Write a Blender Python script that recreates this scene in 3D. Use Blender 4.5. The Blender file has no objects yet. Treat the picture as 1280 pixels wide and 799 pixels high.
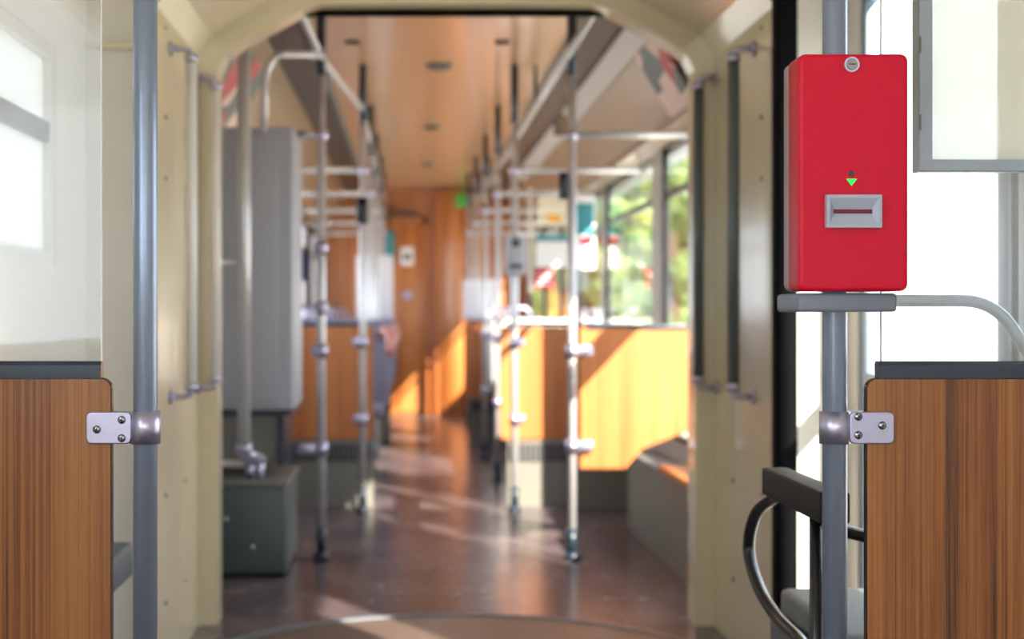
import bpy, bmesh, math, random
from mathutils import Vector, Matrix
random.seed(4)
S = bpy.context.scene
COL = S.collection
F = 1778.0; VX = 512.0; VY = 394.0; EYE = 1.0

# ------------------------------------------------------------------ camera, world, sun, exposure
cam_data = bpy.data.cameras.new('camera'); cam = bpy.data.objects.new('camera', cam_data); COL.objects.link(cam)
cam.location = (0, 0, EYE); cam.rotation_euler = (math.pi/2, 0, 0)
cam_data.sensor_width = 36; cam_data.lens = 36*F/1280
cam_data.shift_x = (640-VX)/1280; cam_data.shift_y = -(399.5-VY)/1280
cam_data.clip_start = .05; cam_data.clip_end = 200
cam_data.dof.use_dof = True; cam_data.dof.focus_distance = 2.06; cam_data.dof.aperture_fstop = 3.2
S.camera = cam
S.view_settings.view_transform = 'Standard'; S.view_settings.look = 'None'
S.view_settings.gamma = 1; S.view_settings.use_curve_mapping = False
S.view_settings.exposure = 0.85
world = bpy.data.worlds.new('world'); S.world = world; world.use_nodes = True
wn = world.node_tree.nodes; bg = wn['Background']
bg.inputs[0].default_value = (.88, .94, 1.04, 1); bg.inputs[1].default_value = 2.7
sun_data = bpy.data.lights.new('sun', 'SUN'); sun = bpy.data.objects.new('sun', sun_data); COL.objects.link(sun)
sun_data.energy = 14.0; sun_data.angle = math.radians(.6); sun_data.color = (1, .87, .70)
SD = Vector((-1, 1.67, -1.07)).normalized()
sun.rotation_euler = SD.to_track_quat('-Z', 'Y').to_euler(); sun.location = (6, -8, 7)

# ------------------------------------------------------------------ helpers
def W(px, py, d):
    return Vector(((px-VX)*d/F, d, EYE+(VY-py)*d/F))
def srgb(r, g, b):
    f = lambda c: (c/255/12.92) if c/255 <= .04045 else ((c/255+.055)/1.055)**2.4
    return (f(r), f(g), f(b), 1)
def newmat(name):
    m = bpy.data.materials.new(name); m.use_nodes = True
    return m, m.node_tree.nodes, m.node_tree.links, m.node_tree.nodes['Principled BSDF']
def plain(name, col, rough=.5, metal=0, noise=.08, nscale=30, bump=0, coat=0, bscale=200, emit=None, spec=.5):
    m, n, l, p = newmat(name)
    tc = n.new('ShaderNodeTexCoord'); nz = n.new('ShaderNodeTexNoise'); nz.inputs['Scale'].default_value = nscale; nz.inputs['Detail'].default_value = 4
    l.new(tc.outputs['Object'], nz.inputs['Vector'])
    mx = n.new('ShaderNodeMix'); mx.data_type = 'RGBA'
    mx.inputs[6].default_value = tuple(c*(1-noise) for c in col[:3])+(1,)
    mx.inputs[7].default_value = tuple(min(1, c*(1+noise)) for c in col[:3])+(1,)
    l.new(nz.outputs['Fac'], mx.inputs[0]); l.new(mx.outputs[2], p.inputs['Base Color'])
    p.inputs['Roughness'].default_value = rough; p.inputs['Metallic'].default_value = metal; p.inputs['Specular IOR Level'].default_value = spec
    if coat: p.inputs['Coat Weight'].default_value = coat; p.inputs['Coat Roughness'].default_value = .12
    if bump:
        b = n.new('ShaderNodeBump'); b.inputs['Strength'].default_value = bump; b.inputs['Distance'].default_value = .002
        n2 = n.new('ShaderNodeTexNoise'); n2.inputs['Scale'].default_value = bscale; l.new(tc.outputs['Object'], n2.inputs['Vector'])
        l.new(n2.outputs['Fac'], b.inputs['Height']); l.new(b.outputs[0], p.inputs['Normal'])
    if emit:
        p.inputs['Emission Color'].default_value = emit[0]; p.inputs['Emission Strength'].default_value = emit[1]
    return m
def wood(name, cd, cm, cl, sx=60, rough=.38, coat=.25, zs=.5):
    m, n, l, p = newmat(name)
    tc = n.new('ShaderNodeTexCoord'); mp = n.new('ShaderNodeMapping'); mp.inputs['Scale'].default_value = (1, 1, zs/sx)
    l.new(tc.outputs['Object'], mp.inputs[0])
    a = n.new('ShaderNodeTexNoise'); a.inputs['Scale'].default_value = sx; a.inputs['Detail'].default_value = 3; a.inputs['Roughness'].default_value = .75
    l.new(mp.outputs[0], a.inputs['Vector'])
    mp2 = n.new('ShaderNodeMapping'); mp2.inputs['Scale'].default_value = (1, 1, .06); l.new(tc.outputs['Object'], mp2.inputs[0])
    b = n.new('ShaderNodeTexNoise'); b.inputs['Scale'].default_value = 11; b.inputs['Detail'].default_value = 1; l.new(mp2.outputs[0], b.inputs['Vector'])
    mp3 = n.new('ShaderNodeMapping'); mp3.inputs['Scale'].default_value = (1, 1, .03); l.new(tc.outputs['Object'], mp3.inputs[0])
    c = n.new('ShaderNodeTexNoise'); c.inputs['Scale'].default_value = 420; c.inputs['Detail'].default_value = 2; l.new(mp3.outputs[0], c.inputs['Vector'])
    m1 = n.new('ShaderNodeMath'); m1.operation = 'MULTIPLY_ADD'; m1.inputs[1].default_value = .62; l.new(a.outputs[0], m1.inputs[0])
    m2 = n.new('ShaderNodeMath'); m2.operation = 'MULTIPLY_ADD'; m2.inputs[1].default_value = .34; l.new(b.outputs[0], m2.inputs[0])
    m3 = n.new('ShaderNodeMath'); m3.operation = 'MULTIPLY'; m3.inputs[1].default_value = .14; l.new(c.outputs[0], m3.inputs[0])
    l.new(m3.outputs[0], m2.inputs[2]); l.new(m2.outputs[0], m1.inputs[2])
    cr = n.new('ShaderNodeValToRGB'); e = cr.color_ramp.elements
    e[0].position = .40; e[0].color = cd; e[1].position = .66; e[1].color = cl
    k = cr.color_ramp.elements.new(.52); k.color = cm
    l.new(m1.outputs[0], cr.inputs[0]); l.new(cr.outputs[0], p.inputs['Base Color'])
    p.inputs['Roughness'].default_value = rough; p.inputs['Coat Weight'].default_value = coat; p.inputs['Coat Roughness'].default_value = .3
    bp = n.new('ShaderNodeBump'); bp.inputs['Strength'].default_value = .15; bp.inputs['Distance'].default_value = .001
    l.new(m1.outputs[0], bp.inputs['Height']); l.new(bp.outputs[0], p.inputs['Normal'])
    return m
def glass(name, tint=(.97, .985, .98, 1), base=.05, haze=0.0, hcol=(.9, .92, .9, 1)):
    m = bpy.data.materials.new(name); m.use_nodes = True; n = m.node_tree.nodes; l = m.node_tree.links
    n.remove(n['Principled BSDF']); out = n['Material Output']
    tr = n.new('ShaderNodeBsdfTransparent'); tr.inputs[0].default_value = tint
    gl = n.new('ShaderNodeBsdfGlossy'); gl.inputs['Roughness'].default_value = .02
    lw = n.new('ShaderNodeLayerWeight'); lw.inputs[0].default_value = .5
    pw = n.new('ShaderNodeMath'); pw.operation = 'POWER'; pw.inputs[1].default_value = 5; l.new(lw.outputs['Facing'], pw.inputs[0])
    ad = n.new('ShaderNodeMath'); ad.operation = 'MULTIPLY_ADD'; ad.inputs[1].default_value = .8; ad.inputs[2].default_value = base; l.new(pw.outputs[0], ad.inputs[0])
    mx = n.new('ShaderNodeMixShader'); l.new(ad.outputs[0], mx.inputs[0]); l.new(tr.outputs[0], mx.inputs[1]); l.new(gl.outputs[0], mx.inputs[2])
    last = mx
    if haze:
        df = n.new('ShaderNodeBsdfTranslucent'); df.inputs[0].default_value = hcol
        d2 = n.new('ShaderNodeBsdfDiffuse'); d2.inputs[0].default_value = hcol
        mm = n.new('ShaderNodeMixShader'); mm.inputs[0].default_value = .5; l.new(df.outputs[0], mm.inputs[1]); l.new(d2.outputs[0], mm.inputs[2])
        m2 = n.new('ShaderNodeMixShader'); m2.inputs[0].default_value = haze; l.new(mx.outputs[0], m2.inputs[1]); l.new(mm.outputs[0], m2.inputs[2]); last = m2
    l.new(last.outputs[0], out.inputs[0]); return m

class MB:
    def __init__(s): s.b = bmesh.new()
    def box(s, x0, x1, y0, y1, z0, z1, bev=0, seg=2):
        t = bmesh.new(); bmesh.ops.create_cube(t, size=1)
        for v in t.verts: v.co = Vector(((x0+x1)/2+v.co.x*(x1-x0), (y0+y1)/2+v.co.y*(y1-y0), (z0+z1)/2+v.co.z*(z1-z0)))
        if bev: bmesh.ops.bevel(t, geom=t.edges[:], offset=bev, segments=seg, affect='EDGES', profile=.5)
        s.merge(t, smooth=bool(bev)); return s
    def merge(s, t, smooth=False):
        if smooth:
            for f in t.faces: f.smooth = True
        me = bpy.data.meshes.new('t'); t.to_mesh(me); t.free(); s.b.from_mesh(me); bpy.data.meshes.remove(me)
    def cyl(s, p0, p1, r, r2=None, seg=24):
        p0 = Vector(p0); p1 = Vector(p1); r2 = r if r2 is None else r2
        t = bmesh.new(); bmesh.ops.create_cone(t, cap_ends=True, segments=seg, radius1=r, radius2=r2, depth=(p1-p0).length)
        q = (p1-p0).to_track_quat('Z', 'Y').to_matrix().to_4x4(); q.translation = (p0+p1)/2
        t.transform(q)
        for f in t.faces: f.smooth = len(f.verts) == 4
        s.merge(t); return s
    def sph(s, c, r, sc=(1, 1, 1), seg=16):
        t = bmesh.new(); bmesh.ops.create_uvsphere(t, u_segments=seg, v_segments=max(6, seg//2), radius=r)
        for v in t.verts: v.co = Vector((c[0]+v.co.x*sc[0], c[1]+v.co.y*sc[1], c[2]+v.co.z*sc[2]))
        s.merge(t, True); return s
    def tube(s, pts, r, seg=14, closed=False):
        pts = [Vector(p) for p in pts]; n = len(pts); rings = []; up = None
        t = bmesh.new()
        for i, p in enumerate(pts):
            a = pts[i-1] if i > 0 else p; c = pts[i+1] if i < n-1 else p
            d = (c-a).normalized()
            if up is None:
                up = Vector((0, 0, 1)) if abs(d.z) < .9 else Vector((1, 0, 0))
            x = d.cross(up).normalized(); up = x.cross(d).normalized()
            rings.append([t.verts.new(p+(x*math.cos(2*math.pi*k/seg)+up*math.sin(2*math.pi*k/seg))*r) for k in range(seg)])
        for i in range(n-1):
            for k in range(seg):
                f = t.faces.new((rings[i][k], rings[i][(k+1) % seg], rings[i+1][(k+1) % seg], rings[i+1][k])); f.smooth = True
        t.faces.new(rings[0]); t.faces.new(rings[-1])
        bmesh.ops.recalc_face_normals(t, faces=t.faces[:]); s.merge(t); return s
    def prism(s, poly, axis, a, b, bev=0):
        """poly in the two other axes; axis 'x','y','z'"""
        t = bmesh.new()
        mk = {'y': lambda u, v, w: (u, w, v), 'x': lambda u, v, w: (w, u, v), 'z': lambda u, v, w: (u, v, w)}[axis]
        A = [t.verts.new(mk(u, v, a)) for u, v in poly]; B = [t.verts.new(mk(u, v, b)) for u, v in poly]
        t.faces.new(A); t.faces.new(B[::-1]); n = len(poly)
        for i in range(n): t.faces.new((A[i], B[i], B[(i+1) % n], A[(i+1) % n]))
        bmesh.ops.recalc_face_normals(t, faces=t.faces[:])
        if bev: bmesh.ops.bevel(t, geom=t.edges[:], offset=bev, segments=2, affect='EDGES')
        s.merge(t); return s
    def ring(s, pin, pout, y0, y1):
        """frame between two open profiles (x,z) with depth along y"""
        t = bmesh.new(); n = len(pin)
        V = {}
        for nm, P in (('i', pin), ('o', pout)):
            for k, (x, z) in enumerate(P):
                V[nm, k, 0] = t.verts.new((x, y0, z)); V[nm, k, 1] = t.verts.new((x, y1, z))
        for k in range(n-1):
            for q in (0, 1): t.faces.new((V['i', k, q], V['o', k, q], V['o', k+1, q], V['i', k+1, q]))
            for nm in 'io': t.faces.new((V[nm, k, 0], V[nm, k, 1], V[nm, k+1, 1], V[nm, k+1, 0]))
        for k in (0, n-1): t.faces.new((V['i', k, 0], V['i', k, 1], V['o', k, 1], V['o', k, 0]))
        bmesh.ops.recalc_face_normals(t, faces=t.faces[:]); s.merge(t); return s
    def build(s, name, mat, parent=None, org=None):
        o_ = Vector(org) if org is not None else (Vector(parent['org']) if parent is not None else Vector((0, 0, 0)))
        me = bpy.data.meshes.new(name); bmesh.ops.translate(s.b, verts=s.b.verts[:], vec=-o_); s.b.to_mesh(me); s.b.free()
        me.materials.append(mat); ob = bpy.data.objects.new(name, me); COL.objects.link(ob)
        if parent is not None: ob.parent = parent
        else: ob.location = o_
        ob['org'] = tuple(o_); ORGS.append(ob)
        return ob
ORGS = []
def empty(name, loc, label=None, cat=None, group=None, kind=None):
    o = bpy.data.objects.new(name, None); COL.objects.link(o); o.location = loc; o.empty_display_size = .05
    o['org'] = tuple(loc); ORGS.append(o); tag(o, label, cat, group, kind); return o
def tag(o, label=None, cat=None, group=None, kind=None):
    if label: o['label'] = label
    if cat: o['category'] = cat
    if group: o['group'] = group
    if kind: o['kind'] = kind
    return o
def structure(name, mb, mat, parent=None):
    o = mb.build(name, mat, parent)
    if parent is None: o['kind'] = 'structure'
    return o
def dup(root, loc, label=None, group=None, scale=None):
    r = root.copy(); COL.objects.link(r); r.location = loc
    if label: r['label'] = label
    if group: r['group'] = group
    if scale: r.scale = scale
    for ch in list(root.children):
        c = ch.copy(); COL.objects.link(c); c.parent = r
        for g in list(ch.children):
            d = g.copy(); COL.objects.link(d); d.parent = c
    return r
def rbox(x0, x1, y0, y1, z0, z1, r, fr):
    P = []
    for cx, cz, a0 in ((x1-r, z1-r, 0), (x0+r, z1-r, 90), (x0+r, z0+r, 180), (x1-r, z0+r, 270)):
        for a in range(0, 91, 15): P.append((cx+r*math.cos(math.radians(a0+a)), cz+r*math.sin(math.radians(a0+a))))
    t = bmesh.new(); n_ = len(P); rings = []
    cx_, cz_ = (x0+x1)/2, (z0+z1)/2
    lv = [(y1, 0)]
    for i in range(7):
        a = math.radians(90*i/6); lv.append((y0+fr*(1-math.sin(a)), fr*(1-math.cos(a))))
    for (yy, ins) in lv:
        sx = ((x1-x0)/2-ins)/((x1-x0)/2); sz = ((z1-z0)/2-ins)/((z1-z0)/2)
        rings.append([t.verts.new((cx_+(u-cx_)*sx, yy, cz_+(w-cz_)*sz)) for u, w in P])
    for i in range(len(rings)-1):
        for k in range(n_):
            fc = t.faces.new((rings[i][k], rings[i][(k+1) % n_], rings[i+1][(k+1) % n_], rings[i+1][k])); fc.smooth = True
    t.faces.new(rings[0]); t.faces.new(rings[-1]); bmesh.ops.recalc_face_normals(t, faces=t.faces[:])
    return t
def arc(c, r, a0, a1, plane='xz', n=10):
    out = []
    for i in range(n+1):
        a = math.radians(a0+(a1-a0)*i/n); u = r*math.cos(a); v = r*math.sin(a)
        out.append(Vector(c)+(Vector((u, 0, v)) if plane == 'xz' else Vector((0, u, v)) if plane == 'yz' else Vector((u, v, 0))))
    return out

# ------------------------------------------------------------------ materials
M = {}
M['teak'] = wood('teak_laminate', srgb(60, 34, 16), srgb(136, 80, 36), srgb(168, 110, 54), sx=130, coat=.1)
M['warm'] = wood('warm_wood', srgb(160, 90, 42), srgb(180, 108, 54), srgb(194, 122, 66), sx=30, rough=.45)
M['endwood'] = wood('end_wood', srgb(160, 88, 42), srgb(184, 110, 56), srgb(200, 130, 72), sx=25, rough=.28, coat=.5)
M['cream'] = plain('cream_paint', srgb(222, 218, 208), .3, noise=.03, nscale=6, coat=.5)
M['arch'] = plain('arch_cream_gloss', srgb(215, 204, 172), .25, noise=.04, nscale=6, coat=.6)
M['upper'] = plain('upper_panel_beige', srgb(160, 136, 106), .3, noise=.04, nscale=5, coat=.3)
M['ceil'] = plain('ceiling_laminate', srgb(212, 168, 128), .28, noise=.03, nscale=4, coat=.4)
M['recess'] = plain('duct_grey', srgb(92, 80, 70), .5, noise=.08, nscale=8)
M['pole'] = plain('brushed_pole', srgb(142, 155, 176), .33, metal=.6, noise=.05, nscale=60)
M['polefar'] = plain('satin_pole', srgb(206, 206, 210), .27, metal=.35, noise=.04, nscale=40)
M['chrome'] = plain('polished_clamp', srgb(184, 182, 206), .34, metal=.9, noise=.03, nscale=80)
M['screw'] = plain('screw_steel', srgb(150, 150, 158), .12, metal=1, noise=.03)
M['dark'] = plain('dark_cap', srgb(36, 50, 66), .3, noise=.1, coat=.2)
M['rubber'] = plain('black_rubber', srgb(5, 6, 10), .85, spec=.1, noise=.15)
M['black'] = plain('black_plastic', srgb(18, 19, 24), .22, noise=.15, nscale=80, bump=.15)
M['pad'] = plain('black_pad', srgb(26, 26, 28), .5, spec=.25, noise=.1, nscale=120, bump=.5, bscale=600)
M['handle'] = plain('handrail_shaded', srgb(92, 102, 104), .4, metal=.1, noise=.05)  # right handrails only, colour darkened for their backlit side
M['red'] = plain('red_enamel', srgb(206, 3, 46), .38, spec=.28, noise=.05, nscale=40, bump=.25, bscale=500)
M['sheen'] = plain('sheen_grey', srgb(165, 140, 145), .4, noise=.03)
M['grey'] = plain('grey_plastic', srgb(168, 176, 192), .4, noise=.04)
M['basegrey'] = plain('base_grey', srgb(116, 124, 136), .45, noise=.08)
M['slot'] = plain('slot_red', srgb(110, 12, 40), .5, noise=.05)
M['led'] = plain('led_green', srgb(20, 200, 60), .4, noise=.02, emit=(srgb(20, 220, 70), 1.2))
M['cab'] = plain('cabinet_grey', srgb(166, 170, 180), .42, noise=.03, nscale=6)
M['dkbox'] = plain('box_dark_green_grey', srgb(72, 84, 86), .4, noise=.08, nscale=10)
M['kick'] = plain('kick_grey', srgb(120, 120, 114), .45, noise=.06, nscale=10)
M['alu'] = plain('aluminium_frame', srgb(146, 162, 180), .33, metal=.6, noise=.05)
M['seat'] = plain('seat_grey', srgb(118, 122, 124), .6, noise=.1, nscale=80, bump=.2)
M['seatdk'] = plain('seat_slate', srgb(78, 86, 96), .55, noise=.12, nscale=80)
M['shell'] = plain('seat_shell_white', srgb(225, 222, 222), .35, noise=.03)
M['wallgrey'] = plain('wall_panel_grey', srgb(176, 172, 164), .45, noise=.04)
M['paper'] = glass('poster_paper', base=.01, haze=.50, hcol=srgb(255, 248, 230))
M['white'] = plain('white_print', srgb(238, 238, 240), .6, noise=.02)
M['teal'] = plain('teal_print', srgb(60, 140, 150), .6, noise=.1)
M['redprint'] = plain('red_print', srgb(222, 30, 70), .5, noise=.05)
M['lav'] = plain('lavender_grey_fabric', srgb(128, 126, 146), .7, noise=.1)
M['navy'] = plain('navy_cloth', srgb(40, 50, 90), .8, noise=.1)
M['pink'] = plain('pink_moulding', srgb(200, 140, 130), .5, noise=.05)
M['yellow'] = plain('amber_print', srgb(240, 180, 60), .6, noise=.08)
M['green'] = plain('exit_green', srgb(90, 170, 70), .4, noise=.03, emit=(srgb(90, 180, 70), .08))
M['screen'] = plain('screen_black', srgb(24, 24, 30), .25, noise=.05)
M['glass'] = glass('window_glass')
M['hazeglass'] = glass('hazed_glass', base=.04, haze=.85, hcol=(.70, .71, .70, 1))  # grey haze mixed in to mute the glare of the left window
M['pglass'] = glass('partition_glass', tint=(.93, .95, .94, 1), base=.06, haze=.13, hcol=(.9, .89, .88, 1))
M['frost'] = glass('frosted_glass', base=.05, haze=.8, hcol=(.88, .88, .92, 1))
M['edge'] = plain('glass_edge', srgb(235, 238, 235), .3, noise=.02)
M['street'] = plain('pale_paving', srgb(205, 200, 190), .8, noise=.08, nscale=.5)
M['blocker'] = plain('blocker_pale', srgb(225, 218, 205), .8, noise=.05, nscale=1)
M['bark'] = plain('bark', srgb(90, 75, 60), .9, noise=.2, nscale=10)
def leafmat(nm, a, b):
    m, n, l, p = newmat(nm); tc = n.new('ShaderNodeTexCoord'); nz = n.new('ShaderNodeTexNoise'); nz.inputs['Scale'].default_value = 1.6; nz.inputs['Detail'].default_value = 5
    l.new(tc.outputs['Object'], nz.inputs['Vector']); cr = n.new('ShaderNodeValToRGB'); cr.color_ramp.elements[0].position = .35; cr.color_ramp.elements[1].position = .65
    cr.color_ramp.elements[0].color = a; cr.color_ramp.elements[1].color = b
    l.new(nz.outputs[0], cr.inputs[0]); l.new(cr.outputs[0], p.inputs['Base Color']); p.inputs['Roughness'].default_value = .7
    p.inputs['Subsurface Weight'].default_value = 0
    return m
M['leaf'] = leafmat('foliage', srgb(72, 98, 52), srgb(138, 164, 96))
# floor: glossy dark brown lino, scuffed
m, n, l, p = newmat('tram_floor')
tc = n.new('ShaderNodeTexCoord')
a = n.new('ShaderNodeTexNoise'); a.inputs['Scale'].default_value = 3; a.inputs['Detail'].default_value = 6; l.new(tc.outputs['Object'], a.inputs['Vector'])
cr = n.new('ShaderNodeValToRGB'); cr.color_ramp.elements[0].position = .3; cr.color_ramp.elements[0].color = srgb(78, 70, 80)
cr.color_ramp.elements[1].position = .7; cr.color_ramp.elements[1].color = srgb(120, 106, 108); l.new(a.outputs[0], cr.inputs[0])
l.new(cr.outputs[0], p.inputs['Base Color'])
b = n.new('ShaderNodeTexNoise'); b.inputs['Scale'].default_value = 14; b.inputs['Detail'].default_value = 5; l.new(tc.outputs['Object'], b.inputs['Vector'])
mr = n.new('ShaderNodeMapRange'); mr.inputs[3].default_value = .14; mr.inputs[4].default_value = .34; l.new(b.outputs[0], mr.inputs[0]); l.new(mr.outputs[0], p.inputs['Roughness'])
bp = n.new('ShaderNodeBump'); bp.inputs['Strength'].default_value = .06; bp.inputs['Distance'].default_value = .004; l.new(b.outputs[0], bp.inputs['Height']); l.new(bp.outputs[0], p.inputs['Normal'])
p.inputs['Specular IOR Level'].default_value = .45
M['floor'] = m
# turntable: ribbed
m, n, l, p = newmat('ribbed_disc')
tc = n.new('ShaderNodeTexCoord'); wv = n.new('ShaderNodeTexWave'); wv.bands_direction = 'X'; wv.inputs['Scale'].default_value = 22; l.new(tc.outputs['Object'], wv.inputs['Vector'])
cr = n.new('ShaderNodeValToRGB'); cr.color_ramp.elements[0].color = srgb(60, 52, 52); cr.color_ramp.elements[1].color = srgb(112, 96, 88); cr.color_ramp.elements[1].position = .5
l.new(wv.outputs['Fac'], cr.inputs[0]); l.new(cr.outputs[0], p.inputs['Base Color']); p.inputs['Roughness'].default_value = .3
bp = n.new('ShaderNodeBump'); bp.inputs['Strength'].default_value = .5; bp.inputs['Distance'].default_value = .004; l.new(wv.outputs['Fac'], bp.inputs['Height']); l.new(bp.outputs[0], p.inputs['Normal'])
M['ribs'] = m
# grille
m, n, l, p = newmat('vent_grille')
tc = n.new('ShaderNodeTexCoord'); wv = n.new('ShaderNodeTexWave'); wv.bands_direction = 'X'; wv.inputs['Scale'].default_value = 12; l.new(tc.outputs['Object'], wv.inputs['Vector'])
cr = n.new('ShaderNodeValToRGB'); cr.color_ramp.elements[0].color = srgb(30, 30, 34); cr.color_ramp.elements[1].color = srgb(96, 96, 98)
l.new(wv.outputs['Fac'], cr.inputs[0]); l.new(cr.outputs[0], p.inputs['Base Color']); M['grille'] = m
# advert print
m, n, l, p = newmat('advert_print')
tc = n.new('ShaderNodeTexCoord'); vo = n.new('ShaderNodeTexVoronoi'); vo.inputs['Scale'].default_value = 5; l.new(tc.outputs['Object'], vo.inputs['Vector'])
cr = n.new('ShaderNodeValToRGB'); cr.color_ramp.interpolation = 'CONSTANT'; cr.color_ramp.elements[0].color = srgb(190, 60, 70); cr.color_ramp.elements[1].color = srgb(225, 200, 190); cr.color_ramp.elements[1].position = .35
k = cr.color_ramp.elements.new(.7); k.color = srgb(90, 100, 105)
sp = n.new('ShaderNodeSeparateColor'); l.new(vo.outputs['Color'], sp.inputs[0]); l.new(sp.outputs[0], cr.inputs[0]); l.new(cr.outputs[0], p.inputs['Base Color']); M['ad'] = m

CX = .15; XL = -.87; XR = 1.17; YE = 14.3; ZC = 2.27
# ------------------------------------------------------------------ setting
structure('floor', MB().box(XL-.05, XR+.05, -2.6, YE+.1, -.06, 0), M['floor'])
def wall_open(name, x0, x1, y0, y1, z0, z1, ops, mat):
    mb = MB(); y = y0
    for (a, b, c, d) in sorted(ops):
        if a > y: mb.box(x0, x1, y, a, z0, z1)
        if c > z0: mb.box(x0, x1, a, b, z0, c)
        if d < z1: mb.box(x0, x1, a, b, d, z1)
        y = b
    if y < y1: mb.box(x0, x1, y, y1, z0, z1)
    return structure(name, mb, mat)
rear_r = [(4.745, 5.80, .5, 1.78), (5.92, 6.60, .45, 1.78), (6.86, 8.5, .93, 1.78)]+[(8.66, 9.9, .93, 1.78), (10.06, 11.1, .93, 1.78), (11.2, 12.45, .93, 1.78), (12.55, 13.95, .93, 1.78)]
rear_l = [(a, a+1.22, .93, 1.78) for a in (5.98, 7.34, 8.70, 10.06, 11.42, 12.78)]
near_l = [(-2.2, -.6, .9, 1.85), (-.4, 1.5, .9, 1.85), (2.2, 3.5, 1.12, 1.66)]
near_r = [(2.16, 3.72, .12, 1.88)]
wall_open('wall_right_rear', XR, XR+.03, 4.70, YE, 0, 2.1, rear_r, M['wallgrey'])
wall_open('wall_left_rear', XL-.06, XL, 4.72, YE, 0, 2.1, rear_l, M['wallgrey'])
wall_open('wall_right', XR, XR+.06, -2.6, 3.82, 0, ZC, near_r, M['cream'])
wall_open('wall_left', XL-.06, XL, -2.6, 3.82, 0, ZC, near_l, M['cream'])
# front (behind camera) wall with windscreen
fw = MB(); fw.box(XL-.06, XR+.06, -2.66, -2.6, 0, .85); fw.box(XL-.06, XR+.06, -2.66, -2.6, 2.0, ZC)
fw.box(XL-.06, XL+.06, -2.66, -2.6, .85, 2.0); fw.box(XR-.06, XR+.06, -2.66, -2.6, .85, 2.0); structure('wall_front', fw, M['cream'])
structure('ceiling', MB().box(CX-.62, CX+.62, 4.72, YE, ZC, ZC+.05), M['ceil'])
structure('ceiling_front', MB().box(XL-.06, XR+.06, -2.66, 3.9, ZC, ZC+.05), M['cream'])
# coves of the rear saloon: dark duct strip, sloped beige panels
def mir(p): return (2*CX-p[0], p[1])
for nm, fl in (('right', False), ('left', True)):
    q = (lambda P: [mir(p) for p in P]) if fl else (lambda P: P)
    structure('ceiling_duct_'+nm, MB().prism(q([(.73, 2.27), (.93, 2.22), (.93, 2.30), (.73, 2.33)]), 'y', 4.72, YE), M['recess'])
    structure('ceiling_cove_'+nm, MB().prism(q([(.93, 2.22), (1.17, 1.80), (1.23, 1.80), (1.23, 2.30), (.93, 2.30)]), 'y', 4.72, YE), M['upper'])
    structure('trim_'+('1' if fl else '2'), MB().prism(q([(1.10, 1.80), (1.17, 1.77), (1.17, 1.85), (1.13, 1.86)]), 'y', 4.72, YE), M['upper'])
    structure('trim_'+('3' if fl else '4'), MB().prism(q([(.725, 2.235), (.755, 2.235), (.755, 2.275), (.725, 2.275)]), 'y', 4.76, YE), M['kick'])
# gangway arch
prof = [(.77, 0), (.77, 1.70), (.755, 1.80), (.70, 1.87), (.62, 1.925), (.50, 1.98), (.40, 2.0), (.2, 2.005)]
prof = [(.77, 0), (.77, 1.70), (.768, 1.79), (.745, 1.838), (.67, 1.888), (.50, 1.982), (.44, 2.0), (.2, 2.003)]
def full(P): return [(CX-x, z) for x, z in P]+[(CX+x, z) for x, z in P[::-1]]
prof_o = [(.83, 0), (.83, 1.74), (.828, 1.83), (.785, 1.90), (.70, 1.95), (.53, 2.045), (.45, 2.07), (.2, 2.075)]
rect = [(1.08, 0), (1.08, 1.5), (1.08, 1.9), (1.08, 2.15), (1.08, 2.33), (.7, 2.33), (.45, 2.33), (.2, 2.33)]
prof_oo = [(x+.03, z+(.03 if z else 0)) for x, z in prof_o]
structure('trim_5', MB().ring(full(prof), full(prof_o), 4.58, 4.70), M['arch'])
structure('wall_gangway', MB().ring(full(prof_o), full(prof_oo), 3.82, 4.665), M['arch'])
structure('trim_9', MB().box(CX-.50, CX+.50, 4.66, 4.70, 1.985, 2.001), M['rubber'])  # dark strip drawn for the shade under the arch's rear edge
structure('wall_bulkhead_rear', MB().ring(full(prof_oo), full(rect), 4.66, 4.74), M['cream'])
structure('wall_bulkhead_front', MB().ring(full(prof_oo), full(rect), 3.82, 3.90), M['cream'])
structure('trim_6', MB().box(XL, CX-.86, 3.80, 3.82, 1.715, 1.73).box(CX-.862, CX-.85, 3.795, 3.82, 0, 2.2), M['arch'])
structure('trim_7', MB().box(CX+.82, CX+.872, 3.74, 3.815, 0, 2.25, .006), M['rubber'])
sc = MB()
for sgn in (-1, 1):
    for yy in (3.95, 4.3):
        for zz in (.2, .5, 1.38, 1.55, 1.8): sc.sph((CX+sgn*.827, yy, zz), .007, (.5, 1, 1), 8)
structure('trim_8', sc, M['screw'])
# end wall with door
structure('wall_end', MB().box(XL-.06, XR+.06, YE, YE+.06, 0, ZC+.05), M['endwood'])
d_ = empty('door_1', (CX-.2, YE, 0), kind='structure')
MB().box(-.20, .13, YE-.025, YE-.001, .02, 1.92, .004).build('door_leaf', M['endwood'], d_)
MB().box(-.25, -.20, YE-.04, YE-.001, 0, 1.98).box(.13, .18, YE-.04, YE-.001, 0, 1.98).box(-.25, .18, YE-.04, YE-.001, 1.92, 1.98).build('door_frame', M['warm'], d_)
MB().cyl((-.02, YE-.05, 1.20), (-.02, YE-.02, 1.20), .045).build('door_lock', M['chrome'], d_)
cp = [(.26, YE), (.26, YE-.10)]+[(.26+.26*math.sin(math.radians(a))+.02, YE-.10-.14*(math.sin(math.radians(a*2)))) for a in range(0, 91, 10)]+[(.56, YE)]
cabo = MB().prism([(x, y-.001) for x, y in cp], 'z', 0, 2.25).build('corner_cabinet', M['endwood'], org=(.4, YE-.1, 0))
tag(cabo, 'tall glossy brown wooden cabinet with rounded front at the far end, right of the door', 'cabinet')

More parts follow.
